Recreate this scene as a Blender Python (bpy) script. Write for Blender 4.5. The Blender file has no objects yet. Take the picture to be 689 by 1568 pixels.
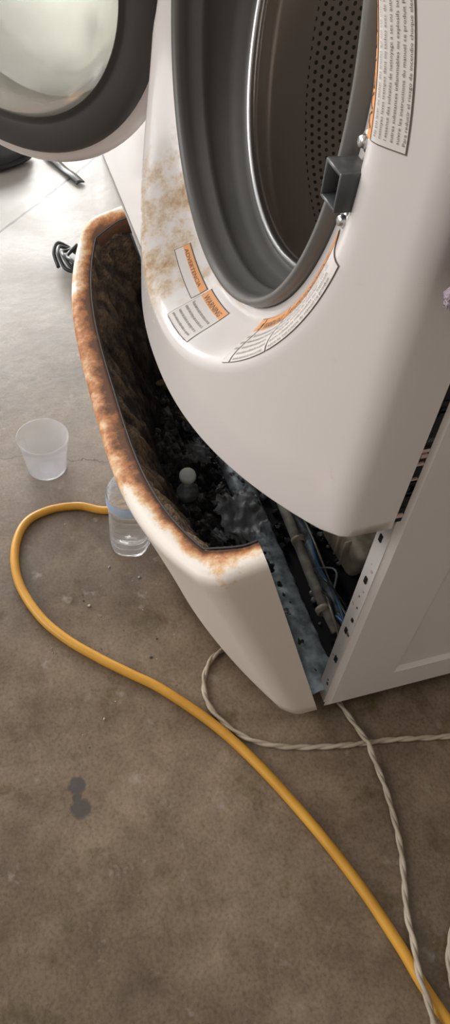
import bpy, bmesh, math, random
from mathutils import Vector, noise, Matrix
random.seed(7)
sc=bpy.context.scene
sc.view_settings.view_transform='Standard'
sc.view_settings.exposure=0.06
# ------------------------------------------------------------ helpers
def empty(name,loc=(0,0,0)):
    e=bpy.data.objects.new(name,None); sc.collection.objects.link(e); e.location=loc; return e
def mkobj(name,verts,faces,mat=None,parent=None,smooth=True):
    me=bpy.data.meshes.new(name); me.from_pydata([tuple(v) for v in verts],[],faces); me.update()
    ob=bpy.data.objects.new(name,me); sc.collection.objects.link(ob)
    if mat: me.materials.append(mat)
    if smooth:
        for p in me.polygons: p.use_smooth=True
    if parent: ob.parent=parent
    return ob
def fixn(ob):
    bm=bmesh.new(); bm.from_mesh(ob.data); bmesh.ops.recalc_face_normals(bm,faces=bm.faces); bm.to_mesh(ob.data); bm.free(); return ob
def grid(name,rows,closed=False,mat=None,parent=None,attr=None,smooth=True,uv=None):
    n=len(rows); m=len(rows[0]); V=[p for r in rows for p in r]; Fc=[]
    for i in range(n-1):
        for j in range(m if closed else m-1):
            j2=(j+1)%m
            Fc.append((i*m+j,i*m+j2,(i+1)*m+j2,(i+1)*m+j))
    ob=mkobj(name,V,Fc,mat,parent,smooth)
    if attr is not None:
        a=ob.data.attributes.new('dirt','FLOAT','POINT')
        for k,val in enumerate([x for r in attr for x in r]): a.data[k].value=val
    if uv is not None:
        u=ob.data.uv_layers.new(name='UVMap')
        k=0
        for p in ob.data.polygons:
            i=p.index//(m if closed else m-1); j=p.index%(m if closed else m-1)
            cs=[(i,j),(i,j+1),(i+1,j+1),(i+1,j)]
            for li,c in zip(p.loop_indices,cs): u.data[li].uv=uv(*c)
    return ob
def box(name,lo,hi,mat,parent=None,bev=0.0,seg=2,rot=None):
    x0,y0,z0=lo;x1,y1,z1=hi
    bm=bmesh.new(); bmesh.ops.create_cube(bm,size=1)
    for v in bm.verts:
        v.co=Vector(((x0+x1)/2+v.co.x*(x1-x0),(y0+y1)/2+v.co.y*(y1-y0),(z0+z1)/2+v.co.z*(z1-z0)))
    if bev>0: bmesh.ops.bevel(bm,geom=bm.edges[:],offset=bev,segments=seg,affect='EDGES',profile=0.5)
    if rot:
        c=Vector(((x0+x1)/2,(y0+y1)/2,(z0+z1)/2)); M=Matrix.Translation(c)@rot.to_4x4()@Matrix.Translation(-c)
        bm.transform(M)
    me=bpy.data.meshes.new(name); bm.to_mesh(me); bm.free()
    ob=bpy.data.objects.new(name,me); sc.collection.objects.link(ob); me.materials.append(mat)
    if bev>0:
        for p in me.polygons: p.use_smooth=True
    if parent: ob.parent=parent
    return ob
def revolve(name,prof,c,axis='Z',N=64,mat=None,parent=None,fn=None,uv=None,M=None):
    rows=[]
    for r,h in prof:
        row=[]
        for k in range(N):
            a=2*math.pi*k/N
            if axis=='Z': p=Vector((c[0]+r*math.cos(a),c[1]+r*math.sin(a),c[2]+h))
            elif axis=='Y': p=Vector((c[0]+r*math.cos(a),c[1]+h,c[2]+r*math.sin(a)))
            else: p=Vector((c[0]+h,c[1]+r*math.cos(a),c[2]+r*math.sin(a)))
            if M: p=M@p
            if fn: p=fn(p,r,h,a)
            row.append(p)
        rows.append(row)
    return grid(name,rows,True,mat,parent,uv=uv)
def catmull(pts,n=12):
    P=[Vector(p) for p in pts]; P=[2*P[0]-P[1]]+P+[2*P[-1]-P[-2]]; out=[]
    for i in range(1,len(P)-2):
        for k in range(n):
            t=k/n;a,b,c,d=P[i-1],P[i],P[i+1],P[i+2]
            out.append(0.5*((2*b)+(c-a)*t+(2*a-5*b+4*c-d)*t*t+(3*b-a-3*c+d)*t**3))
    out.append(P[-2]); return out
def tube(name,pts,r,mat,parent=None,n=10,seg=10,smoothpath=True,rf=None):
    path=catmull(pts,n) if smoothpath else [Vector(p) for p in pts]
    rows=[]; up=Vector((0,0,1))
    T=(path[1]-path[0]).normalized()
    if abs(T.dot(up))>.95: up=Vector((1,0,0))
    nrm=(up-T*up.dot(T)).normalized()
    for i,p in enumerate(path):
        T=(path[min(i+1,len(path)-1)]-path[max(i-1,0)]).normalized()
        nrm=(nrm-T*nrm.dot(T)).normalized(); b=T.cross(nrm)
        rr=r*(rf(i,len(path)) if rf else 1)
        rows.append([p+(nrm*math.cos(2*math.pi*k/seg)+b*math.sin(2*math.pi*k/seg))*rr for k in range(seg)])
    rows=[[path[0]]*seg]+rows+[[path[-1]]*seg]
    return grid(name,rows,True,mat,parent)
def sm(x): x=max(0,min(1,x)); return x*x*(3-2*x)
def fr(p,s=1,o=4): return noise.fractal(Vector(p)*s,1.0,2.0,o)
# ------------------------------------------------------------ materials
def mat(name,col,rough=.5,metal=0,spec=.5,trans=0,alpha=1,noise_amt=0,noise_scale=8,bump=0,bscale=40,col2=None,coat=0,ior=1.45):
    m=bpy.data.materials.new(name); m.use_nodes=True; nt=m.node_tree; b=nt.nodes['Principled BSDF']
    b.inputs['Base Color'].default_value=(*col,1); b.inputs['Roughness'].default_value=rough
    b.inputs['Metallic'].default_value=metal; b.inputs['Specular IOR Level'].default_value=spec
    b.inputs['Transmission Weight'].default_value=trans; b.inputs['Alpha'].default_value=alpha
    b.inputs['IOR'].default_value=ior; b.inputs['Coat Weight'].default_value=coat
    tc=nt.nodes.new('ShaderNodeTexCoord')
    n=nt.nodes.new('ShaderNodeTexNoise'); n.inputs['Scale'].default_value=noise_scale; n.inputs['Detail'].default_value=8
    nt.links.new(tc.outputs['Object'],n.inputs['Vector'])
    r=nt.nodes.new('ShaderNodeValToRGB'); r.color_ramp.elements[0].position=.35; r.color_ramp.elements[1].position=.65
    c2=col2 if col2 else tuple(c*(1-noise_amt) for c in col)
    r.color_ramp.elements[0].color=(*c2,1); r.color_ramp.elements[1].color=(*col,1)
    nt.links.new(n.outputs['Fac'],r.inputs['Fac']); nt.links.new(r.outputs['Color'],b.inputs['Base Color'])
    if bump>0:
        n2=nt.nodes.new('ShaderNodeTexNoise'); n2.inputs['Scale'].default_value=bscale; n2.inputs['Detail'].default_value=6
        nt.links.new(tc.outputs['Object'],n2.inputs['Vector'])
        bp=nt.nodes.new('ShaderNodeBump'); bp.inputs['Strength'].default_value=bump; bp.inputs['Distance'].default_value=.01
        nt.links.new(n2.outputs['Fac'],bp.inputs['Height']); nt.links.new(bp.outputs['Normal'],b.inputs['Normal'])
    return m
def dirty_mat(name,col,light,rust,dirtcol,rough=.32,nscale=18):
    m=bpy.data.materials.new(name); m.use_nodes=True; nt=m.node_tree; L=nt.links.new; b=nt.nodes['Principled BSDF']
    at=nt.nodes.new('ShaderNodeAttribute'); at.attribute_name='dirt'
    tc=nt.nodes.new('ShaderNodeTexCoord')
    n=nt.nodes.new('ShaderNodeTexNoise'); n.inputs['Scale'].default_value=nscale; n.inputs['Detail'].default_value=12; n.inputs['Roughness'].default_value=.72
    L(tc.outputs['Object'],n.inputs['Vector'])
    ns=nt.nodes.new('ShaderNodeMath'); ns.operation='MULTIPLY_ADD'; ns.inputs[1].default_value=1.9; ns.inputs[2].default_value=-.45
    L(n.outputs['Fac'],ns.inputs[0])
    ma=nt.nodes.new('ShaderNodeMath'); ma.operation='MULTIPLY_ADD'; ma.inputs[1].default_value=1.25
    L(at.outputs['Fac'],ma.inputs[0]); L(ns.outputs[0],ma.inputs[2])
    mr=nt.nodes.new('ShaderNodeMapRange'); mr.inputs['From Min'].default_value=.80; mr.inputs['From Max'].default_value=1.45
    L(ma.outputs[0],mr.inputs['Value'])
    r=nt.nodes.new('ShaderNodeValToRGB'); cr=r.color_ramp
    cr.elements[0].position=0; cr.elements[0].color=(*col,1); cr.elements[1].position=1; cr.elements[1].color=(*dirtcol,1)
    e=cr.elements.new(.28); e.color=(*light,1)
    e=cr.elements.new(.62); e.color=(*rust,1)
    L(mr.outputs['Result'],r.inputs['Fac']); L(r.outputs['Color'],b.inputs['Base Color'])
    ro=nt.nodes.new('ShaderNodeMapRange'); ro.inputs['To Min'].default_value=rough; ro.inputs['To Max'].default_value=.85
    L(mr.outputs['Result'],ro.inputs['Value']); L(ro.outputs['Result'],b.inputs['Roughness'])
    return m
WHITE=(.69,.65,.635)
m_white=mat('white_enamel',WHITE,.3,noise_amt=.05,noise_scale=3,coat=.15)
m_front=dirty_mat('white_front_enamel',WHITE,(.58,.48,.37),(.42,.27,.15),(.18,.12,.07),.22,30)
m_tray=dirty_mat('stained_panel_plastic',(.74,.68,.61),(.66,.43,.23),(.43,.165,.05),(.12,.055,.028),.42,21)
m_grey=mat('grey_gasket',(.125,.122,.115),.38,noise_amt=.25,noise_scale=6)
m_gdark=mat('dark_plastic',(.035,.037,.04),.35,noise_amt=.3)
m_box=mat('latch_grey',(.07,.075,.078),.35,noise_amt=.2)
m_black=mat('black_void',(.008,.008,.009),.7)
m_blackgloss=mat('door_black',(.060,.058,.056),.45,noise_amt=.3,noise_scale=4)  # black lifted towards grey, haze over the door put into the colour
m_galv=mat('galvanised_steel',(.50,.57,.61),.5,metal=.2,col2=(.16,.19,.20),noise_scale=55,bump=.4)
m_steel=mat('zinc',(.6,.6,.6),.3,metal=1)
m_hose=mat('cream_plastic',(.50,.44,.35),.45,col2=(.22,.19,.14),noise_scale=30)
m_navy=mat('dark_hose_rubber',(.02,.03,.045),.45)
m_wire=mat('wire_white',(.52,.50,.43),.5,col2=(.26,.23,.19),noise_scale=50)
m_tubout=mat('tub_plastic',(.05,.05,.055),.6,noise_amt=.4)
m_rust_h=mat('hinge_plastic',(.60,.46,.42),.5,col2=(.42,.28,.23),noise_scale=30)
m_glass=mat('hazy_glass',(.88,.91,.80),.22,trans=.75,alpha=.8,col2=(.70,.74,.62),noise_scale=14,spec=.5,ior=1.3)  # milky tint paints in the haze and bright view through the door
m_cup=mat('frosted_plastic',(.90,.92,.97),.18,trans=.7,alpha=.50,ior=1.2)
m_bot=mat('clear_bottle_plastic',(.92,.95,.98),.05,trans=.85,alpha=.6,ior=1.25)
m_blue=mat('blue_cap',(.08,.25,.55),.4)
m_yel=mat('yellow_rubber',(.60,.31,.035),.42,col2=(.46,.22,.02),noise_scale=10,coat=.1)
m_cord=mat('cream_cord',(.42,.36,.28),.5,col2=(.29,.235,.17),noise_scale=30)
m_towel=mat('purple_terry',(.58,.48,.54),.95,col2=(.38,.30,.36),noise_scale=90,bump=1.0,bscale=350)
m_cap=mat('white_cap',(.95,.94,.90),.4)
m_sheet=mat('grey_film',(.30,.32,.34),.42,col2=(.09,.09,.09),noise_scale=40,spec=.5,bump=.4,bscale=60)
m_orange=mat('label_orange',(.80,.36,.13),.5)
m_paper=mat('label_paper',(.70,.66,.63),.5,noise_amt=.05)
m_ink=mat('label_ink',(.13,.10,.09),.6)
m_wall=mat('painted_drywall',(.42,.39,.35),.8,noise_amt=.1,noise_scale=2)
def drum_mat():
    m=bpy.data.materials.new('drum_steel'); m.use_nodes=True; nt=m.node_tree; L=nt.links.new; b=nt.nodes['Principled BSDF']
    b.inputs['Metallic'].default_value=.65; b.inputs['Roughness'].default_value=.34
    uv=nt.nodes.new('ShaderNodeUVMap'); sx=nt.nodes.new('ShaderNodeSeparateXYZ'); L(uv.outputs['UV'],sx.inputs[0])
    def mth(op,a,bv=None,c=None):
        n=nt.nodes.new('ShaderNodeMath'); n.operation=op
        for i,v in enumerate([a,bv,c]):
            if v is None: continue
            if isinstance(v,(int,float)): n.inputs[i].default_value=v
            else: L(v,n.inputs[i])
        return n.outputs[0]
    X=mth('MULTIPLY',sx.outputs['X'],1/.0105); Yv=mth('MULTIPLY',sx.outputs['Y'],1/.0100)
    row=mth('FLOOR',Yv); off=mth('MULTIPLY',mth('MODULO',row,2),.5)
    fx=mth('SUBTRACT',mth('FRACT',mth('ADD',X,off)),.5); fy=mth('SUBTRACT',mth('FRACT',Yv),.5)
    d=mth('SQRT',mth('ADD',mth('MULTIPLY',fx,fx),mth('MULTIPLY',fy,fy)))
    mask=mth('LESS_THAN',d,.24)
    region=mth('MULTIPLY',mth('GREATER_THAN',sx.outputs['Y'],.125),mth('LESS_THAN',sx.outputs['Y'],.43))
    mk=mth('MULTIPLY',mth('MULTIPLY',mask,region),.85)
    mx=nt.nodes.new('ShaderNodeMix'); mx.data_type='RGBA'; L(mk,mx.inputs[0])
    mx.inputs[6].default_value=(.50,.45,.41,1); mx.inputs[7].default_value=(.012,.012,.012,1)
    L(mx.outputs[2],b.inputs['Base Color']); return m
m_drum=drum_mat()
def mud_mat(name,c1,c2,c3,rough,scale=30):
    m=bpy.data.materials.new(name); m.use_nodes=True; nt=m.node_tree; L=nt.links.new; b=nt.nodes['Principled BSDF']
    at=nt.nodes.new('ShaderNodeAttribute'); at.attribute_name='dirt'
    tc=nt.nodes.new('ShaderNodeTexCoord'); n=nt.nodes.new('ShaderNodeTexNoise'); n.inputs['Scale'].default_value=scale; n.inputs['Detail'].default_value=12; n.inputs['Roughness'].default_value=.75
    L(tc.outputs['Object'],n.inputs['Vector'])
    ns=nt.nodes.new('ShaderNodeMath'); ns.operation='MULTIPLY_ADD'; ns.inputs[1].default_value=2.0; ns.inputs[2].default_value=-.5
    L(n.outputs['Fac'],ns.inputs[0])
    ma=nt.nodes.new('ShaderNodeMath'); ma.operation='ADD'; L(at.outputs['Fac'],ma.inputs[0]); L(ns.outputs[0],ma.inputs[1])
    r=nt.nodes.new('ShaderNodeValToRGB'); cr=r.color_ramp; cr.elements[0].position=.30; cr.elements[0].color=(*c1,1); cr.elements[1].position=.90; cr.elements[1].color=(*c3,1)
    e=cr.elements.new(.60); e.color=(*c2,1)
    mr=nt.nodes.new('ShaderNodeMapRange'); mr.inputs['From Min'].default_value=0; mr.inputs['From Max'].default_value=1.5
    L(ma.outputs[0],mr.inputs['Value']); L(mr.outputs['Result'],r.inputs['Fac']); L(r.outputs['Color'],b.inputs['Base Color'])
    b.inputs['Roughness'].default_value=rough
    n2=nt.nodes.new('ShaderNodeTexNoise'); n2.inputs['Scale'].default_value=190; n2.inputs['Detail'].default_value=8; L(tc.outputs['Object'],n2.inputs['Vector'])
    bp=nt.nodes.new('ShaderNodeBump'); bp.inputs['Strength'].default_value=1; bp.inputs['Distance'].default_value=.010
    L(n2.outputs['Fac'],bp.inputs['Height']); L(bp.outputs['Normal'],b.inputs['Normal'])
    return m
m_lint=mud_mat('caked_lint',(.014,.011,.010),(.085,.058,.044),(.36,.245,.145),.9,38)
m_mud=mud_mat('black_sludge',(.008,.008,.009),(.070,.067,.066),(.62,.60,.60),.30,55)  # palest tone paints grey highlights onto the dark lumps
def floor_mat():
    m=bpy.data.materials.new('stained_concrete'); m.use_nodes=True; nt=m.node_tree; L=nt.links.new; b=nt.nodes['Principled BSDF']
    tc=nt.nodes.new('ShaderNodeTexCoord')
    def nz(scale,det=8,ro=.6,off=0):
        n=nt.nodes.new('ShaderNodeTexNoise'); n.inputs['Scale'].default_value=scale; n.inputs['Detail'].default_value=det; n.inputs['Roughness'].default_value=ro
        if off:
            mp=nt.nodes.new('ShaderNodeMapping'); mp.inputs['Location'].default_value=(off,off*.7,0); L(tc.outputs['Object'],mp.inputs['Vector']); L(mp.outputs['Vector'],n.inputs['Vector'])
        else: L(tc.outputs['Object'],n.inputs['Vector'])
        return n.outputs['Fac']
    def ramp(f,stops):
        r=nt.nodes.new('ShaderNodeValToRGB'); cr=r.color_ramp
        cr.elements[0].position=stops[0][0]; cr.elements[0].color=(*stops[0][1],1); cr.elements[1].position=stops[-1][0]; cr.elements[1].color=(*stops[-1][1],1)
        for p,c in stops[1:-1]:
            e=cr.elements.new(p); e.color=(*c,1)
        L(f,r.inputs['Fac']); return r.outputs['Color']
    def mix(f,a,bb,mode='MIX'):
        x=nt.nodes.new('ShaderNodeMix'); x.data_type='RGBA'; x.blend_type=mode
        if isinstance(f,float): x.inputs[0].default_value=f
        else: L(f,x.inputs[0])
        for s,i in ((a,6),(bb,7)):
            if isinstance(s,tuple): x.inputs[i].default_value=(*s,1)
            else: L(s,x.inputs[i])
        return x.outputs[2]
    def mth(op,a,bv=None):
        n=nt.nodes.new('ShaderNodeMath'); n.operation=op
        for i,v in enumerate([a,bv]):
            if v is None: continue
            if isinstance(v,(int,float)): n.inputs[i].default_value=v
            else: L(v,n.inputs[i])
        return n.outputs[0]
    sx=nt.nodes.new('ShaderNodeSeparateXYZ'); L(tc.outputs['Object'],sx.inputs[0])
    c=ramp(nz(3.2,10,.62),[(.34,(.088,.058,.034)),(.5,(.148,.102,.064)),(.66,(.235,.175,.120))])
    c=mix(.40,c,ramp(nz(15,10,.7),[(.36,(.078,.054,.034)),(.66,(.28,.215,.152))]))
    c=mix(1.0,c,ramp(nz(220,3,.6),[(.30,(.72,.71,.70)),(.5,(1,1,1)),(.74,(1.2,1.2,1.2))]),'MULTIPLY')
    c=mix(1.0,c,ramp(nz(13,6,.6,3.1),[(.30,(.55,.53,.32)),(.42,(1,1,1)),(.7,(1,1,1))]),'MULTIPLY')
    c=mix(1.0,c,ramp(nz(2.2,5,.55,9.3),[(.36,(.68,.66,.62)),(.52,(1,1,1)),(.8,(1.12,1.12,1.13))]),'MULTIPLY')
    c=mix(ramp(nz(26,6,.6,5.7),[(.62,(0,0,0)),(.72,(.55,.55,.55))]),c,(.30,.27,.24))
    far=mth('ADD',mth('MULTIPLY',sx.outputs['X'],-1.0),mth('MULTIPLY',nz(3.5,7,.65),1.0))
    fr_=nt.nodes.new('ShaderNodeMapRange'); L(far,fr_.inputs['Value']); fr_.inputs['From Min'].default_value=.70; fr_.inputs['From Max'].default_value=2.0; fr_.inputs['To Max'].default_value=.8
    c=mix(fr_.outputs['Result'],c,(.29,.28,.26))  # paler with distance: sheen from the garage opening painted into the floor colour
    def blot(cx,cy,r):
        dx=mth('SUBTRACT',sx.outputs['X'],cx); dy=mth('SUBTRACT',sx.outputs['Y'],cy)
        dd=mth('ADD',mth('SQRT',mth('ADD',mth('MULTIPLY',dx,dx),mth('MULTIPLY',dy,dy))),mth('MULTIPLY',mth('SUBTRACT',nz(90,5,.6),.5),.012))
        q=nt.nodes.new('ShaderNodeMapRange'); L(dd,q.inputs['Value']); q.inputs['From Min'].default_value=r*.78; q.inputs['From Max'].default_value=r*1.08; q.inputs['To Min'].default_value=.85; q.inputs['To Max'].default_value=0
        return q.outputs['Result']
    bm_=mth('MAXIMUM',mth('MAXIMUM',blot(.008,-.350,.0125),blot(.039,-.351,.014)),blot(.024,-.353,.007))
    c=mix(bm_,c,(.052,.046,.042))
    wob=mth('MULTIPLY',nz(5,3),.03)
    d=mth('ADD',mth('ADD',mth('MULTIPLY',sx.outputs['X'],.645),mth('MULTIPLY',sx.outputs['Y'],.765)),mth('ADD',wob,1.118))
    ln=mth('LESS_THAN',mth('ABSOLUTE',d),.0035)
    c=mix(ln,c,(.08,.07,.06))
    wob2=mth('MULTIPLY',nz(9,5),.10)
    d2=mth('ADD',mth('ADD',sx.outputs['X'],mth('MULTIPLY',sx.outputs['Y'],-.25)),mth('ADD',wob2,.47))
    ln2=mth('LESS_THAN',mth('ABSOLUTE',d2),.0010)
    c=mix(ln2,c,(.07,.05,.04))
    L(c,b.inputs['Base Color'])
    rr=nt.nodes.new('ShaderNodeMapRange'); L(nz(4,6),rr.inputs['Value']); rr.inputs['From Min'].default_value=.3; rr.inputs['From Max'].default_value=.7; rr.inputs['To Min'].default_value=.28; rr.inputs['To Max'].default_value=.52
    L(rr.outputs['Result'],b.inputs['Roughness']); b.inputs['Specular IOR Level'].default_value=.40
    bp=nt.nodes.new('ShaderNodeBump'); bp.inputs['Strength'].default_value=.09; bp.inputs['Distance'].default_value=.01
    L(nz(40,8),bp.inputs['Height']); L(bp.outputs['Normal'],b.inputs['Normal'])
    return m
# ------------------------------------------------------------ room
box('floor',(-7,-5,-.05),(3,1.0,0),floor_mat())
box('wall_back',(-7,.95,0),(3,1.05,2.6),m_wall)
box('wall_right',(2.9,-5,0),(3.0,.95,2.6),m_wall)
# ------------------------------------------------------------ washing machine
W=empty('washing_machine')
CX,CZ=-.346,.772; XL=-.70; TOP=1.13
def bow(x,A=.10):
    s=abs((x+.35)/.35); s=min(s,1)
    b=.06+A*(1-s**2.2)
    e=min(-x,x+.70); rc=.014
    if e<rc:
        e=max(e,0); b-= rc-math.sqrt(max(rc*rc-(rc-e)**2,0))
    return b
def zb(x):
    s=abs((x+.35)/.35); return .44-.04*(1-min(s,1)**2)
R1=.249
def lipy(z): return -.074+.05*(z-CZ)
def Yf(x,z):
    r=math.hypot(x-CX,z-CZ)
    k=sm((r-(R1+.004))/.050)
    return lipy(z)*(1-k)-bow(x)*k
def inside(x,z): return XL<=x<=0 and z<=TOP and z>=zb(x)
N=220
angs=[2*math.pi*k/N for k in range(N)]
for cx_,cz_ in [(0,TOP),(XL,TOP),(0,.44),(XL,.44)]:
    angs.append(math.atan2(cz_-CZ,cx_-CX)%(2*math.pi))
angs=sorted(angs)
R2=.322
rows=[[] for _ in range(2+15+18+2)]; at=[[] for _ in rows]
for a in angs:
    ca,sa=math.cos(a),math.sin(a)
    lo,hi=.2,.8
    for _ in range(40):
        mid=(lo+hi)/2
        if inside(CX+mid*ca,CZ+mid*sa): lo=mid
        else: hi=mid
    D=lo
    rs=[R1+ (R2-R1)*i/14 for i in range(15)]
    fs=[.0,.08,.16,.24,.32,.4,.48,.56,.64,.72,.8,.86,.9,.93,.955,.975,.99,1.0]
    rs+= [R2+(D-R2)*max(f,.01) for f in fs]
    ri=0
    for rr,yo in ((R1-.008,.02),(R1-.004,.006)):
        x=CX+rr*ca;z=CZ+rr*sa; y=lipy(z)+yo
        rows[ri].append(Vector((x,y,z))); at[ri].append(.3);ri+=1
    for rr in rs:
        x=CX+rr*ca;z=CZ+rr*sa; x=min(0,max(XL,x))
        rows[ri].append(Vector((x,Yf(x,z),z)))
        g=0
        if rr<.35:
            dirn=max(0,-ca*.30-sa*.85)*sm((-sa-.45)/.4)*sm((.25-ca)/.4)
            g=sm((.345-rr)/.05)*.34*min(1,dirn*1.25)
            g=max(g,.46*sm((R1+.016-rr)/.016)*sm((-sa+.1)/.3)*sm((.6-ca)/.5))
        at[ri].append(g); ri+=1
    x,y,z=rows[ri-1][-1]
    side=(x>-.002 or x<XL+.002)
    rows[ri].append(Vector((x,(-.03 if side else y+.01),z))); at[ri].append(0); ri+=1
    rows[ri].append(Vector((x,(-.003 if side else y+.022),z+(0 if side else (.004 if z<.6 else -.0))))); at[ri].append(.1)
fp=grid('upper_front_panel',rows,True,m_front,W,attr=at); fixn(fp)
def side_panel(name,x,sgn):
    bm=bmesh.new()
    y0,y1,z0,z1=.007,.72,.022,TOP-.005
    ys=[y0,y0+.006,.098,.106,.60,.608,y1]; zs=[z0,z0+.012,.088,.096,.96,.968,z1]
    V={}
    for i,y in enumerate(ys):
        for j,z in enumerate(zs):
            dx=0
            if 3<=i<=4 and 3<=j<=4: dx=-.005
            if i==0 or j==0: dx=-.005
            V[i,j]=bm.verts.new((x+sgn*dx,y,z))
    for i in range(len(ys)-1):
        for j in range(len(zs)-1):
            bm.faces.new([V[i,j],V[i+1,j],V[i+1,j+1],V[i,j+1]])
    a=[bm.verts.new((x-sgn*xx,y0-.001,zz)) for zz in (z0+.012,z1) for xx in (.006,.028)]
    bm.faces.new([a[0],a[1],a[3],a[2]])
    bm.faces.new([V[0,1],a[0],a[2],V[0,len(zs)-1]])
    bmesh.ops.recalc_face_normals(bm,faces=bm.faces)
    me=bpy.data.meshes.new(name); bm.to_mesh(me); bm.free(); me.materials.append(m_white)
    ob=bpy.data.objects.new(name,me); sc.collection.objects.link(ob); ob.parent=W
    md=ob.modifiers.new('s','SOLIDIFY'); md.thickness=.0015; md.offset=-1
side_panel('side_panel_right',0,1); side_panel('side_panel_left',XL,-1)
for i,(z,w,hh,xx) in enumerate([(.145,.006,.011,-.014),(.215,.005,.009,-.016),(.245,.004,.005,-.012),(.325,.005,.010,-.016),(.40,.005,.010,-.018)]):
    box('flange_slot_%d'%i,(xx-w/2,.003,z-hh/2),(xx+w/2,.0065,z+hh/2),m_black,W)
for i in range(16):
    z=.06+random.random()*.36; s=.0008+random.random()**2*.0025; x=-.008-.016*random.random()
    box('flange_grime_%d'%i,(x-s,.0040,z-s),(x+s,.0062,z+s*1.5),(m_rust_h,m_tubout,m_rust_h)[i%3],W,s*.5,2)
box('seam_shade_strip',(-.012,-.003,.445),(-.0035,.0075,TOP-.01),m_black,W)  # black strip stands in for the shade of the open seam
for i in range(34):
    z=.445+random.random()*.4
    s=.0012+random.random()*.0024
    box('seam_dirt_%d'%i,(-.006,-.0030+.004*random.random(),z),(-.0015,.0055,z+s*2),(m_black,m_box,m_rust_h,m_black)[i%4],W)
box('top_panel',(XL,.0,TOP-.01),(0,.72,TOP+.012),m_white,W,.006,3)
box('back_panel',(XL+.004,.715,.02),(-.004,.722,TOP-.01),m_galv,W)
box('console',(XL+.01,.56,TOP+.012),(-.01,.72,TOP+.14),m_white,W,.02,4)
revolve('console_knob',[(0,-.03),(.028,-.03),(.032,-.02),(.034,0)],(-.2,.56,TOP+.075),'Y',40,m_gdark,W)
box('base_pan',(XL+.01,.034,.024),(-.012,.70,.032),m_black,W)
for i,(x,y) in enumerate([(-.04,.06),(-.66,.06),(-.04,.66),(-.66,.66)]):
    revolve('foot_%d'%i,[(0,0),(.02,0),(.022,.006),(.010,.010),(.008,.03)],(x,y,0),'Z',24,m_gdark,W)
rr=[]
for i in range(260):
    x=XL+.012+(.676)*i/259
    n=fr((x,0,0),14)*.003; e=fr((x,3,0),45,4)*.004
    rr.append([Vector((x,-.006,.024)),Vector((x,-.014+n+e*.4,.052)),Vector((x,-.002,.062+n)),Vector((x,.012,.0595)),Vector((x,.026+e,.058)),Vector((x,.031+e,.050)),Vector((x,.032,.030))])
grid('base_front_rail',rr,False,m_galv,W)
for i in range(34):
    x=-.03-.5*random.random(); y=-.006+.03*random.random(); s=.0012+random.random()**2*.004
    bm=bmesh.new(); bmesh.ops.create_icosphere(bm,subdivisions=2,radius=s)
    for q in bm.verts: q.co=Vector((q.co.x*1.6,q.co.y,q.co.z*.6))*(1+.6*noise.noise(q.co/s+Vector((i,0,0))))+Vector((x,y,.060))
    me=bpy.data.meshes.new('c'); bm.to_mesh(me); bm.free(); me.materials.append([m_tubout,m_tubout,m_lint,m_sheet][i%4])
    o=bpy.data.objects.new('rail_grime_%d'%i,me); sc.collection.objects.link(o); o.parent=W
SH=.18
def shear2(p,r,h,a):
    p.y+=SH*(p.z-CZ); return p
revolve('outer_tub',[(.25,.035),(.29,.05),(.30,.07),(.30,.50),(.28,.52),(0,.53)],(CX,0,CZ),'Y',72,m_tubout,W,shear2)
Y0=.020
dprof=[(.220,Y0+.004),(.218,Y0+.008),(.224,Y0+.012),(.24,.045),(.258,.055),(.270,.064),(.274,.074)]+[(.274,.074+.03*i) for i in range(1,12)]+[(.26,.415),(.16,.42),(.08,.41),(.0,.41)]
cum=[0]
for i in range(1,len(dprof)): cum.append(cum[-1]+math.hypot(dprof[i][0]-dprof[i-1][0],dprof[i][1]-dprof[i-1][1]))
revolve('drum',dprof,(CX,0,CZ),'Y',96,m_drum,W,shear2,uv=lambda i,j:(j/96*2*math.pi*.274,cum[i]))
revolve('drum_lip',[(.225,Y0-.002),(.220,Y0-.004),(.2175,Y0),(.2185,Y0+.006),(.223,Y0+.008)],(CX,0,CZ),'Y',96,m_steel,W,shear2)
for k in range(3):
    a=math.radians(15+120*k); c_=Vector((CX+.262*math.cos(a),.12+SH*.262*math.sin(a),CZ+.262*math.sin(a)))
    tube('drum_baffle_%d'%k,[c_,c_+Vector((0,.1,0)),c_+Vector((0,.2,0)),c_+Vector((0,.26,0))],.020,m_drum,W,6,12)
def shear(p,r,h,a):
    f=sm((.02-h)/.09)
    p.y+=(.05*f+SH*(1-f))*(p.z-CZ); return p
gp=[(.247,-.065),(.2475,-.078),(.244,-.085),(.239,-.085),(.2355,-.077),(.238,-.069),(.2368,-.059),(.2345,-.051),(.2335,-.046),(.2362,-.040),(.2360,-.022),(.2352,-.006),(.2330,.004),(.2297,.008),(.2290,.014),(.2265,.018),(.223,.020),(.223,.028),(.235,.034),(.245,.036)]
revolve('door_gasket',gp,(CX,0,CZ),'Y',128,m_grey,W,shear)
def surf(x,z,o=.0): return Vector((x,Yf(x,z)-o,z))
def P(th,r,o=.0008):
    x=CX+r*math.cos(th); z=CZ+r*math.sin(th); return surf(x,z,o)
L0=P(math.radians(-3.0),R1+.020)
def lb(nm,lo,hi,m): box(nm,tuple(L0+Vector(lo)),tuple(L0+Vector(hi)),m,W,.0008,1)
lb('latch_wall_top',(-.012,-.020,.011),(.012,.004,.014),m_box)
lb('latch_wall_bottom',(-.012,-.020,-.014),(.012,.004,-.011),m_box)
lb('latch_wall_left',(-.0135,-.020,-.014),(-.0105,.004,.014),m_box)
lb('latch_wall_right',(.0105,-.020,-.014),(.0135,.004,.014),m_box)
lb('latch_back',(-.011,-.004,-.012),(.011,.002,.012),m_black)
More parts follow.
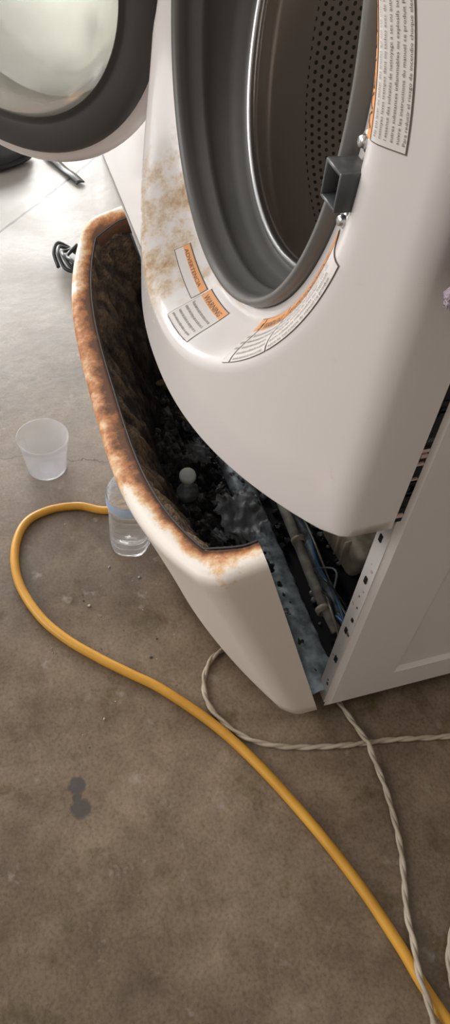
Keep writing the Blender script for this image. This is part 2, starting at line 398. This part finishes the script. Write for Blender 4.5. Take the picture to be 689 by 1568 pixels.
for i,dz in enumerate((.030,-.026)):
    c_=L0+Vector((.002,0,dz)); c_.y=Yf(c_.x,c_.z)
    revolve('latch_screw_%d'%i,[(0,-.006),(.0035,-.006),(.0045,-.003),(.0045,-.001),(.007,-.001),(.007,.001)],tuple(c_),'Y',20,m_steel,W)
def patch(name,t0,t1,r0,r1,m,o):
    nt_=max(6,int(abs(t1-t0)/math.radians(1.5)))
    rows=[[P(t0+(t1-t0)*i/nt_,r0+(r1-r0)*j/8,o) for j in range(9)] for i in range(nt_+1)]
    grid(name,rows,False,m,W)
def ptext(name,s,th,rb,size,m,o=.0016,maxw=None):
    cu=bpy.data.curves.new(name,'FONT'); cu.body=s; cu.size=size; cu.resolution_u=2
    ob=bpy.data.objects.new(name,cu); sc.collection.objects.link(ob)
    bpy.context.view_layer.update()
    dg=bpy.context.evaluated_depsgraph_get(); me=bpy.data.meshes.new_from_object(ob.evaluated_get(dg))
    bpy.data.objects.remove(ob)
    w=max([v.co.x for v in me.vertices]+[1e-5]); sx=1 if not maxw else maxw/w
    for v in me.vertices:
        v.co=P(th+v.co.x*sx/.28,rb-v.co.y,o)
    me.materials.append(m); o2=bpy.data.objects.new(name,me); sc.collection.objects.link(o2); o2.parent=W
rad=math.radians
BODY=["Ne pas laver ou secher des articles qui ont ete","nettoyes laves trempes dans ou taches avec de","l essence des solvants de nettoyage a sec ou","autres substances inflammables ou explosifs","suivre les instructions du manuel ce produit","Para reducir el riesgo de incendio choque","electrico o lesiones lea las instrucciones","de seguridad antes de usar la lavadora"]
def label(nm,t0,t1,title,r0=R1+.010,r1=R1+.046,lines=5,hh=.010,step=.0047,ts=.0034,rep=1):
    t0,t1=rad(t0),rad(t1)
    patch(nm+'_edge',t0-.003,t1+.003,r0-.0006,r1+.0006,m_ink,.0006)
    patch(nm+'_paper',t0,t1,r0,r1,m_paper,.0010)
    patch(nm+'_header',t0,t1,r0,r0+hh,m_orange,.0014)
    w=(t1-t0)*.28
    ptext(nm+'_title',title,t0+.02,r0+hh*.90,hh*.80,m_ink,.0019,w*.80)
    for i in range(lines):
        ptext(nm+'_line%d'%i,' '.join([BODY[(i+q)%8] for q in range(rep)]),t0+.012,r0+hh+.0055+i*step,ts,m_ink,.0016,w*(.92-.1*random.random()))
label('label_warning_icon',-54,-51.5,'!',lines=3)
label('label_warning',-51,-38.5,'WARNING')
label('label_avertissement',-38,-13,'AVERTISSEMENT')
label('label_advertencia',5,34,'AADVERTENCIA',r0=R1+.016,r1=R1+.068,lines=6,hh=.025,step=.0042,ts=.0028,rep=2)
label('label_left',-106,-88,'ADVERTENCIA',r0=R1+.018,r1=R1+.027,lines=0,hh=.004)
label('label_left_lower',-87,-73,'WARNING',r0=R1+.016,r1=R1+.042,lines=5,hh=.006,step=.0038,ts=.0026,rep=1)
# ------------------------------------------------------------ door (open)
HX,HZ,HY=-.628,.690,-.080
th=math.radians(130)
d_=Vector((math.cos(th),-math.sin(th),0)); K=1.13
dc=Vector((HX,HY,HZ+.018))+d_*(.205*K+.000)
nn=Vector((math.sin(th),math.cos(th),0))
if nn.x<0: nn=-nn
M=Matrix(((d_.x*K,0,nn.x*K,dc.x),(d_.y*K,0,nn.y*K,dc.y),(0,K,0,dc.z),(0,0,0,1)))
def drev(name,prof,m,N=96): return revolve(name,prof,(0,0,0),'Z',N,m,W,M=M)
drev('door_outer_shell',[(.15,-.048),(.19,-.038),(.212,-.022),(.217,-.006),(.210,.002),(.199,.006)],m_white)
drev('door_inner_ring',[(.202,.004),(.197,.012),(.188,.016),(.172,.017),(.164,.015),(.160,.014),(.157,.017),(.154,.016)],m_blackgloss)
drev('door_glass_bowl',[(.158,.010),(.152,.020),(.146,.030),(.136,.038),(.11,.044),(.06,.047),(0,.048)],m_glass)
drev('door_window_outer',[(.155,-.0470),(.08,-.053),(0,-.055)],m_glass)
hp=Vector((HX,HY,HZ+.012))
box('hinge_plate',tuple(hp+Vector((-.010,.004,-.045))),tuple(hp+Vector((.010,.02,.045))),m_rust_h,W,.003,2)
for i,dz in enumerate((-.018,.018)):
    tube('hinge_arm_%d'%i,[hp+Vector((.0,.012,dz)),hp+Vector((0,-.006,dz)),hp+d_*.03+Vector((0,0,dz))],.0085,m_rust_h,W,6,12)
tube('hinge_pin',[hp+Vector((0,-.006,-.032)),hp+Vector((0,-.006,0)),hp+Vector((0,-.006,.032))],.005,m_steel,W,3,12)
# ------------------------------------------------------------ lower panel (tipped out)
TILT=math.radians(17.6); PH=.43
ctl,stl=math.cos(TILT),math.sin(TILT)
def tw(x,n,w): return Vector((x,-n*ctl-w*stl-.002,w*ctl-n*stl+.014))
def bt(x,f):
    s=min(abs((x+.35)/.35),1)
    top=.06+.072*(1-s**3.2); bot=.040+.10*(1-s**2)
    return bot*(1-f)+top*f
def plan(f,off=0,x_r=0.0,x_l=XL):
    pts=[]
    def add(x,n): pts.append((x,n))
    x1=x_r-off; x0=x_l+off
    c=bt(0,f)-off; rc=.016
    for q in (0,.25,.5,.75,1): add(x1,(c-rc)*q)
    K=6
    for i in range(1,K+1):
        a=math.pi/2*i/K; add(x1-rc*(1-math.cos(a)), c-rc+rc*math.sin(a)*.9+ (bt(x1-rc,f)-off-(c-rc+rc*.9))*(i/K)**2 )
    NN=160
    for i in range(1,NN):
        x=(x1-rc)+((x0+rc)-(x1-rc))*i/NN; add(x,bt(x,f)-off)
    L_=[(x1+x0-px,pn) for px,pn in pts[:5+K]][::-1]
    return pts+L_
def topw(x): 
    s=min(abs((x+.35)/.35),1); return PH-.035*(1-s**2)
rows=[];at=[]
def level(f,off,wtop_frac,dw,g):
    pl=plan(f,off); row=[];a=[]
    for x,n in pl:
        wb=.006+max(n,0)*math.tan(TILT); wt=topw(x)
        w=wb+(wt-wb)*wtop_frac+dw
        row.append(tw(x,n,w))
        a.append(g(x) if callable(g) else g)
    rows.append(row); at.append(a)
level(0,.022,0,.004,.2); level(0,.006,0,.0,.1); level(.0,.001,0,.004,.0)
lft=lambda x: sm((-x-.08)/.22)*(1-.50*sm((-x-.50)/.12))
for i in range(1,15):
    f=i/15; level(f,0,f,0,lambda x,f=f:max(0,f-.72)*(.2+1.9*lft(x)))
rl=lambda b,l:(lambda x:b+l*lft(x))
level(1,0,1,-.012,rl(.05,.50)); level(1,.0015,1,-.005,rl(.07,.48)); level(1,.006,1,-.001,rl(.10,.44)); level(1,.012,1,0,rl(.18,.40)); level(1,.020,1,-.001,rl(.38,.30)); level(1,.028,1,-.003,rl(.62,.2)); level(1,.033,1,-.004,.85); level(1,.034,1,-.012,.8); level(1,.030,1,-.03,.9)
T_=empty('lower_front_panel'); T_.parent=W
tray=grid('panel_shell',rows,False,m_tray,T_,attr=at)
pl=plan(1,.0335); pth=[tw(x,n,topw(x)-.001) for x,n in pl]
tube('panel_inner_edge',pth,.0011,m_tubout,T_,1,6,False)
for nm,xa,xb in (('panel_flange_right',-.002,-.030),('panel_flange_left',XL+.002,XL+.030)):
    rws=[]
    for i in range(60):
        w=.02+(PH-.03)*i/59; e=fr((i*.3,xa,0),1.3)*.005
        rws.append([tw(xa,.001,w),tw(xb+e,.002,w),tw(xb+e,.012,w)])
    grid(nm,rws,False,m_galv,T_)
rows=[];at=[]
NF=110
for i in range(NF):
    f=1-i/(NF-1)
    pl=plan(f,.030); row=[];a=[]
    for j,(x,n) in enumerate(pl):
        wb=.03+max(n,0)*math.tan(TILT); wt=topw(x)-.004; w=wb+(wt-wb)*f
        t=fr((x*1.0,w*.45,n),48,7); tb=fr((x,w*.6,n+7),11,3)
        thick=.006+.014*sm((1-f)/.3)+tb*.007+t*.0045
        if f>.93: thick=.003+max(0,t)*.006*(1-f)*14
        xin=x+(-.35-x)*thick*1.2; nn_=max(n-thick,.004)
        row.append(tw(xin,nn_,w+t*.002*(f<.95)))
        right=sm((x+.36)/.12)
        a.append(.12+.34*sm((f-.30)/.6)*(.40+.60*sm((-x-.1)/.3))+ .50*sm((f-.66)/.2)*right*sm((-x-.02)/.03)+t*.30+tb*.16)
    rows.append(row);at.append(a)
grid('caked_lint_lining',rows,False,m_lint,T_,attr=at)
rows=[];at=[]
for i in range(420):
    x=-.035-.63*i/419; row=[];a=[]
    for j in range(140):
        v=j/139
        yb=-.008; yf=-(bt(x,.3)+.045)*.93
        y=yb+(yf-yb)*v
        n1=fr((x,y,3),24,8); n2=noise.noise(Vector((x*70,y*70,1))); n3=fr((x,y,5),150,4)
        vor=noise.voronoi(Vector((x,y,0))*42)[0]; crk=min(1,(vor[1]-vor[0])*3.0)
        z=.040+.10*sm((v-.03)/.80)+ (n1*.036+n2*.006+n3*.005+.016*crk*(.5+.5*noise.noise(Vector((x*20,y*20,8)))))*sm(v/.12)+.02*sm((v-.2)/.3)*sm((x+.45)/.2)
        z=max(z,.028)
        row.append(Vector((x,y,z))); a.append(.14+n1*.35+.25*n2+.25*crk)
    rows.append(row);at.append(a)
grid('sludge_heap',rows,False,m_mud,T_,attr=at)
for i in range(150):
    x=-.12-.5*random.random(); v=random.random(); y=-.01-(bt(x,.3)+.02)*v; z=.062+.105*v+random.random()*.022
    s=.002+random.random()**2*.010
    sx_,sy_,sz_=.6+random.random(),.5+random.random()*.8,.25+.4*random.random()
    R=Matrix.Rotation(random.random()*3,3,'Z')@Matrix.Rotation(random.random()-.5,3,'X')
    bm=bmesh.new(); bmesh.ops.create_icosphere(bm,subdivisions=3,radius=s)
    for q in bm.verts:
        d=q.co/s; k=1+.8*fr(d*.9+Vector((i,0,0)),1.0,4); q.co=R@Vector((q.co.x*k*sx_,q.co.y*k*sy_,q.co.z*k*sz_))+Vector((x,y,z))
    me=bpy.data.meshes.new('c'); bm.to_mesh(me); bm.free(); me.materials.append((m_mud,m_mud,m_lint,m_mud,m_mud,m_mud)[i%6])
    a_=me.attributes.new('dirt','FLOAT','POINT')
    dv=.1+.5*random.random()
    for q in a_.data: q.value=dv
    o=bpy.data.objects.new('sludge_clump_%d'%i,me); sc.collection.objects.link(o); o.parent=T_
def scrap(nm,c,w,h,rotv,m,amp=.010):
    R=Matrix.Rotation(rotv[2],3,'Z')@Matrix.Rotation(rotv[1],3,'Y')@Matrix.Rotation(rotv[0],3,'X')
    rows=[[Vector(c)+R@Vector(((i/20-.5)*w*(1+.5*noise.noise(Vector((j*.35,c[0]*50,0)))),(j/20-.5)*h*(1+.5*noise.noise(Vector((i*.35,c[0]*90,3)))),amp*noise.noise(Vector((i*.22,j*.22,c[1]*70))))) for j in range(21)] for i in range(21)]
    grid(nm,rows,False,m,T_)
scrap('film_scrap_1',(-.285,-.040,.132),.090,.055,(.25,.1,.1),m_sheet)
scrap('film_scrap_2',(-.42,-.07,.145),.045,.026,(.3,.3,.6),m_sheet)
scrap('film_scrap_3',(-.49,-.055,.147),.06,.014,(.5,.2,1.1),m_hose)
scrap('film_scrap_4',(-.24,-.09,.155),.03,.014,(.3,-.2,.4),m_sheet)
scrap('film_scrap_5',(-.55,-.04,.135),.06,.012,(.2,.5,1.4),m_hose)
capR=Matrix.Translation((-.337,-.113,.184))@Matrix.Rotation(.15,4,'X')@Matrix.Rotation(.25,4,'Y')
revolve('bottle_cap_white',[(0,.007),(.0105,.007),(.0125,.005),(.013,0),(.012,-.002)],(0,0,0),'Z',32,m_cap,T_,M=capR)
capR=Matrix.Translation((-.322,-.116,.164))@Matrix.Rotation(.3,4,'X')
revolve('bottle_cap_grey',[(0,.010),(.014,.010),(.016,.007),(.0165,-.003),(.014,-.006)],(0,0,0),'Z',32,m_sheet,T_,M=capR)
# ------------------------------------------------------------ pump, hoses in base
tube('drain_tube',[(-.42,.05,.095),(-.36,.043,.105),(-.26,.042,.10),(-.16,.044,.085),(-.09,.052,.07)],.0080,m_wire,W,10,16)
for i,x in enumerate((-.345,-.24,-.125)):
    revolve('tube_collar_%d'%i,[(.0080,-.005),(.0112,-.004),(.0112,.004),(.0080,.005)],(x,.0425,.102 if x<-.2 else .079),'X',24,m_hose,W)
# wiring harness bracket beside the tube
bk=[]
for i in range(60):
    x=-.40+.36*i/59; e=fr((x,9,0),30,3)*.003
    bk.append([Vector((x,.058,.058+e)),Vector((x,.060,.082+e)),Vector((x,.072+e,.084+e)),Vector((x,.074+e,.078))])
grid('harness_bracket',bk,False,m_galv,W)
for k,mm in enumerate((m_blue,m_black,m_wire)):
    tube('harness_wire_%d'%k,[(-.40,.066+.003*k,.088),(-.33,.060+.003*k,.094),(-.27,.070,.090+.002*k),(-.20,.060+.004*k,.093),(-.14,.066,.088),(-.08,.058+.004*k,.095),(-.04,.060,.085)],.0018,mm,W,8,6)
revolve('pump_motor',[(0,-.045),(.03,-.045),(.038,-.038),(.038,.02),(.03,.03),(.03,.055),(0,.055)],(-.32,.115,.13),'X',40,m_hose,W)
box('pump_housing',(-.245,.085,.10),(-.155,.165,.180),m_hose,W,.012,3,rot=Matrix.Rotation(.25,3,'Y')@Matrix.Rotation(.2,3,'Z'))
for i in range(4):
    box('pump_rib_%d'%i,(-.236+i*.020,.0795,.115),(-.233+i*.020,.090,.17),m_hose,W,.001,1)
revolve('pump_port',[(.018,0),(.020,.0),(.020,.03),(.016,.03),(.016,.0)],(-.30,.045,.135),'Z',28,m_hose,W)
hz=[(-.10,.16,.06),(-.10,.13,.13),(-.095,.115,.20),(-.10,.11,.28),(-.14,.12,.36),(-.2,.15,.42)]
tube('drain_hose',hz,.024,m_navy,W,14,20,rf=lambda i,n:1+.09*math.sin(i*1.5))
tube('sump_bellows',[(-.36,.18,.46),(-.35,.16,.34),(-.33,.14,.25),(-.32,.12,.17)],.036,m_gdark,W,12,24,rf=lambda i,n:1+.10*math.sin(i*1.7))
wc=[m_wire,m_blue,m_hose,m_black,m_gdark,m_galv]
for i in range(6):
    x0=-.06-.02*i
    tube('wire_%d'%i,[(x0-.05,.05+.01*random.random(),.06+.03*random.random()),(x0,.04+.03*random.random(),.09+.04*random.random()),(x0+.03,.05+.02*random.random(),.06+.05*random.random()),(-.04,.07,.10+.02*random.random()),(-.03,.12,.2)],.0016,wc[i%6],W,8,6)
for i in range(110):
    x=-.03-.5*random.random(); y=.035+.15*random.random(); s=.002+random.random()*.007
    bm=bmesh.new(); bmesh.ops.create_icosphere(bm,subdivisions=2,radius=s)
    for q in bm.verts: q.co=q.co*(1+.5*noise.noise(q.co*150+Vector((i,0,0))))+Vector((x,y,.032+s*.5))
    me=bpy.data.meshes.new('c'); bm.to_mesh(me); bm.free(); me.materials.append([m_mud,m_lint,m_hose,m_mud,m_sheet][i%5])
    o=bpy.data.objects.new('base_debris_%d'%i,me); sc.collection.objects.link(o); o.parent=W
# ------------------------------------------------------------ dryer
Dr=empty('clothes_dryer')
box('dryer_body',(-1.79,.02,.002),(-1.08,.74,TOP),m_white,Dr,.008,3)
box('dryer_console',(-1.78,.58,TOP),(-1.09,.74,TOP+.13),m_white,Dr,.02,3)
revolve('dryer_door',[(0,-.03),(.15,-.03),(.20,-.026),(.215,-.01),(.217,.0)],(-1.435,.02,.72),'Y',64,m_white,Dr)
revolve('dryer_door_window',[(0,-.034),(.12,-.033),(.13,-.030)],(-1.435,.02,.72),'Y',64,m_gdark,Dr)
# ------------------------------------------------------------ cords
yp=[(-.30,-.03),(-.36,-.10),(-.43,-.165),(-.448,-.229),(-.467,-.268),(-.469,-.318),(-.449,-.360),(-.398,-.383),(-.332,-.385),(-.264,-.363),(-.214,-.331),(-.169,-.289),(-.131,-.248),(-.094,-.208),(-.021,-.149),(.054,-.105),(.146,-.063),(.227,-.033),(.300,-.013),(.344,-.004),(.385,.008),(.46,.035),(.60,.06)]
tube('yellow_extension_cord',[(x,y,.0070) for x,y in yp],.0070,m_yel,None,10,14)
def twisted(name,pts,r=.0028,off=.0015,pitch=.060,z=.0044):
    path=catmull([(p[0],p[1],z+(p[2] if len(p)>2 else 0)) for p in pts],22)
    E=empty(name)
    for s in (0,1):
        out=[];Lg=0
        for i,p in enumerate(path):
            if i: Lg+=(p-path[i-1]).length
            T=(path[min(i+1,len(path)-1)]-path[max(0,i-1)]).normalized(); sd=T.cross(Vector((0,0,1))).normalized()
            a=2*math.pi*Lg/pitch+s*math.pi
            out.append(p+(sd*math.cos(a)+Vector((0,0,1))*math.sin(a))*off)
        tube('strand_%d'%s,out,r,m_cord,E,1,8,False)
twisted('white_power_cord',[(-.20,-.03),(-.165,-.06),(-.145,-.085),(-.127,-.123),(-.094,-.146),(-.05,-.148),(0,-.118),(.03,-.068),(.05,.01),(.062,.09),(.08,.18),(.10,.32)])
twisted('white_power_cord.001',[(-.04,.03),(.01,.042),(.05,.05,.004),(.061,.051,.0085),(.075,.051,.004),(.13,.05),(.20,.037),(.27,.012),(.300,.004,.006),(.335,-.008,.0155),(.365,-.010,.0145),(.405,-.013,.004),(.44,-.01)])
twisted('white_power_cord.002',[(.25,.16),(.28,.09),(.31,.052),(.35,.032),(.42,.028),(.5,.07)])
# ------------------------------------------------------------ cup
revolve('plastic_cup',[(0,.0015),(.028,.0015),(.0335,.002),(.0355,.006),(.0375,.03),(.0405,.055),(.0432,.076),(.0452,.0775),(.0448,.080),(.0425,.0795),(.0392,.055),(.0362,.03),(.0342,.008),(.0325,.005),(0,.0045)],(-.575,-.306,0),'Z',64,m_cup)
# ------------------------------------------------------------ bottle
bp=[(0,.006),(.012,.004),(.020,.0015),(.029,.001),(.033,.005),(.0345,.012)]
z=.016
while z<.125:
    bp+= [(.0345,z),(.0312,z+.0035),(.0312,z+.0055),(.0345,z+.009)]; z+=.013
bp+=[(.0345,.13),(.033,.14),(.027,.152),(.019,.163),(.014,.170),(.0125,.176),(.0125,.182)]
B=empty('water_bottle'); bc=(-.372,-.196,0)
def crumple(p,r,h,a):
    k=1+.035*math.sin(a*5)*(0<h<.14); return Vector((bc[0]+(p.x-bc[0])*k,bc[1]+(p.y-bc[1])*k,p.z))
revolve('bottle_body',bp,bc,'Z',60,m_bot,B,crumple)
revolve('bottle_cap',[(.0125,.178),(.0145,.178),(.0145,.192),(.013,.194),(0,.194)],bc,'Z',32,m_blue,B)
revolve('bottle_label',[(.0362,.108),(.0364,.110),(.0364,.128),(.0362,.130)],bc,'Z',48,mat('bottle_label_blue',(.30,.52,.80),.4,alpha=.6),B)
# ------------------------------------------------------------ towel
rows=[]
for i in range(150):
    s=i/149
    row=[]
    for j in range(110):
        t=j/109; y=-.066+.28*t
        if s<.35: x=-.16+.175*(s/.35); z=TOP+.026
        else:
            q=(s-.35)/.65; x=.018+.004*q; z=TOP+.022-(TOP+.022-.745+.015*math.sin(t*5+1))*q
        fold=.009*math.sin(t*22+2*math.sin(s*4))*(.3+s)
        nz_=fr((x*1+s*.6,y,s*.5),40,6)*.012
        if s<.35: z+=abs(fold)*.6+abs(nz_)
        else: x+=abs(fold)+abs(nz_)+.004; z+=nz_*.5
        yy=y+.006*noise.noise(Vector((s*9,0,4)))+nz_*.5+.055*sm((.97-s)*3.0)
        row.append(Vector((x,yy,z)))
    rows.append(row)
tw_=grid('purple_towel',rows,False,m_towel)
md=tw_.modifiers.new('s','SOLIDIFY'); md.thickness=.008; md.offset=0
# ------------------------------------------------------------ things on floor at left
def blob(name,c,s,m,seed=0,amp=.15,flat=False,sub=4,rz=0):
    bm=bmesh.new(); bmesh.ops.create_icosphere(bm,subdivisions=sub,radius=1)
    R=Matrix.Rotation(rz,3,'Z')
    for v in bm.verts:
        k=1+amp*noise.noise(v.co*1.7+Vector((seed,0,0)))
        p=Vector((v.co.x*s[0]*k,v.co.y*s[1]*k,v.co.z*s[2]*k)); p=R@p
        p.z=max(p.z+c[2],.0005); v.co=Vector((c[0]+p.x,c[1]+p.y,p.z))
    me=bpy.data.meshes.new(name); bm.to_mesh(me); bm.free(); me.materials.append(m)
    for p in me.polygons:p.use_smooth=True
    o=bpy.data.objects.new(name,me); sc.collection.objects.link(o); return o
Sh=empty('black_shoe')
u=blob('shoe_upper',(-1.74,-.30,.035),(.05,.12,.045),m_gdark,3,.2,rz=.3); u.parent=Sh
u=blob('shoe_sole',(-1.74,-.30,.012),(.056,.13,.014),m_black,3,.1,rz=.3); u.parent=Sh
u=blob('shoe_heel_collar',(-1.765,-.36,.07),(.038,.045,.03),m_gdark,5,.15,rz=.3); u.parent=Sh
rows=[]
for i in range(20):
    t=i/19; p=Vector((-1.78,-.14,.004))*(1-t)+Vector((-1.60,-.07,.004))*t
    w=.012; n=Vector((-.36,.93,0)); zz=.003+.003*math.sin(t*6)**2
    rows.append([p-n*w+Vector((0,0,zz-.003)),p+Vector((0,0,zz)),p+n*w+Vector((0,0,zz-.003))])
st=grid('black_strap',rows,False,m_gdark); md=st.modifiers.new('s','SOLIDIFY'); md.thickness=.003
Cb=empty('black_cable_tangle')
for i in range(4):
    c0=Vector((-1.20,-.165,.008))
    tube('loop_%d'%i,[c0+Vector((.05*math.cos(a+i)+.012*i-.02,.03*math.sin(a*1.0+i)+.008*i,.004+.006*i+.012*(math.sin(a*2+i)+1))) for a in [k*.75 for k in range(8)]],.0045,m_gdark,Cb,8,8)
m_tar=mat('grey_tar',(.060,.052,.044),.75,noise_amt=.3,noise_scale=80)
Db=empty('lint_debris')
yc=catmull([(x,y,0) for x,y in yp],6)
for i in range(60):
    x=-.45+.42*random.random(); y=-.16-.2*random.random()
    if ((x+.575)**2+(y+.308)**2)**.5<.06 or ((x+.374)**2+(y+.197)**2)**.5<.05: continue
    if min((Vector((x,y,0))-q).length for q in yc)<.018 : continue
    if x>-.16 and y>-.17: continue
    s=.0006+random.random()**3*.0015
    o=blob('bit_%d'%i,(x,y,s*.4),(s*1.4,s,s*.7),[m_hose,m_tar,m_sheet,m_tar][i%4],i,.6,sub=2,rz=random.random()*3); o.parent=Db
# ------------------------------------------------------------ light
w=bpy.data.worlds.new('garage_ambient'); sc.world=w; w.use_nodes=True; nt=w.node_tree
bg=nt.nodes['Background']; tc=nt.nodes.new('ShaderNodeTexCoord'); sx=nt.nodes.new('ShaderNodeSeparateXYZ'); nt.links.new(tc.outputs['Generated'],sx.inputs[0])
r=nt.nodes.new('ShaderNodeValToRGB'); mr=nt.nodes.new('ShaderNodeMapRange'); mr.inputs['From Min'].default_value=-1; nt.links.new(sx.outputs['X'],mr.inputs['Value']); nt.links.new(mr.outputs['Result'],r.inputs['Fac'])
r.color_ramp.elements[0].color=(1,.99,.98,1); r.color_ramp.elements[1].color=(.29,.265,.25,1); r.color_ramp.elements[1].position=.75
nt.links.new(r.outputs['Color'],bg.inputs['Color']); bg.inputs['Strength'].default_value=1.0
def area(name,loc,target,size,sy,e,col):
    l=bpy.data.lights.new(name,'AREA'); l.shape='RECTANGLE'; l.size=size; l.size_y=sy; l.energy=e; l.color=col
    o=bpy.data.objects.new(name,l); sc.collection.objects.link(o); o.location=loc
    o.rotation_euler=(Vector(target)-Vector(loc)).to_track_quat('-Z','Y').to_euler(); return o
area('garage_opening_light',(-5.5,-1.2,1.7),(-.3,-.2,.3),4.0,2.4,400,(1,.985,.965))
area('front_fill_light',(-.8,-4.2,2.4),(-.3,0,.5),3.0,2.0,108,(1,.97,.94))  # added soft fill for the washer front, no known opening there
# ------------------------------------------------------------ camera
cam=bpy.data.cameras.new('camera'); co=bpy.data.objects.new('camera',cam); sc.collection.objects.link(co); sc.camera=co
Fv=Vector((-.596,.241,-.766)).normalized(); h=Vector((Fv.x,Fv.y,0)).normalized(); R0=h.cross(Vector((0,0,1))); U0=R0.cross(Fv)
a=math.atan2(117,978); Xc=math.cos(a)*R0+math.sin(a)*U0; Yc=-math.sin(a)*R0+math.cos(a)*U0
co.matrix_world=Matrix(((Xc.x,Yc.x,-Fv.x,.377),(Xc.y,Yc.y,-Fv.y,-.335),(Xc.z,Yc.z,-Fv.z,1.0),(0,0,0,1)))
cam.sensor_fit='VERTICAL'; cam.sensor_height=24; cam.sensor_width=24; cam.lens=24*1170/1625; cam.clip_start=.01
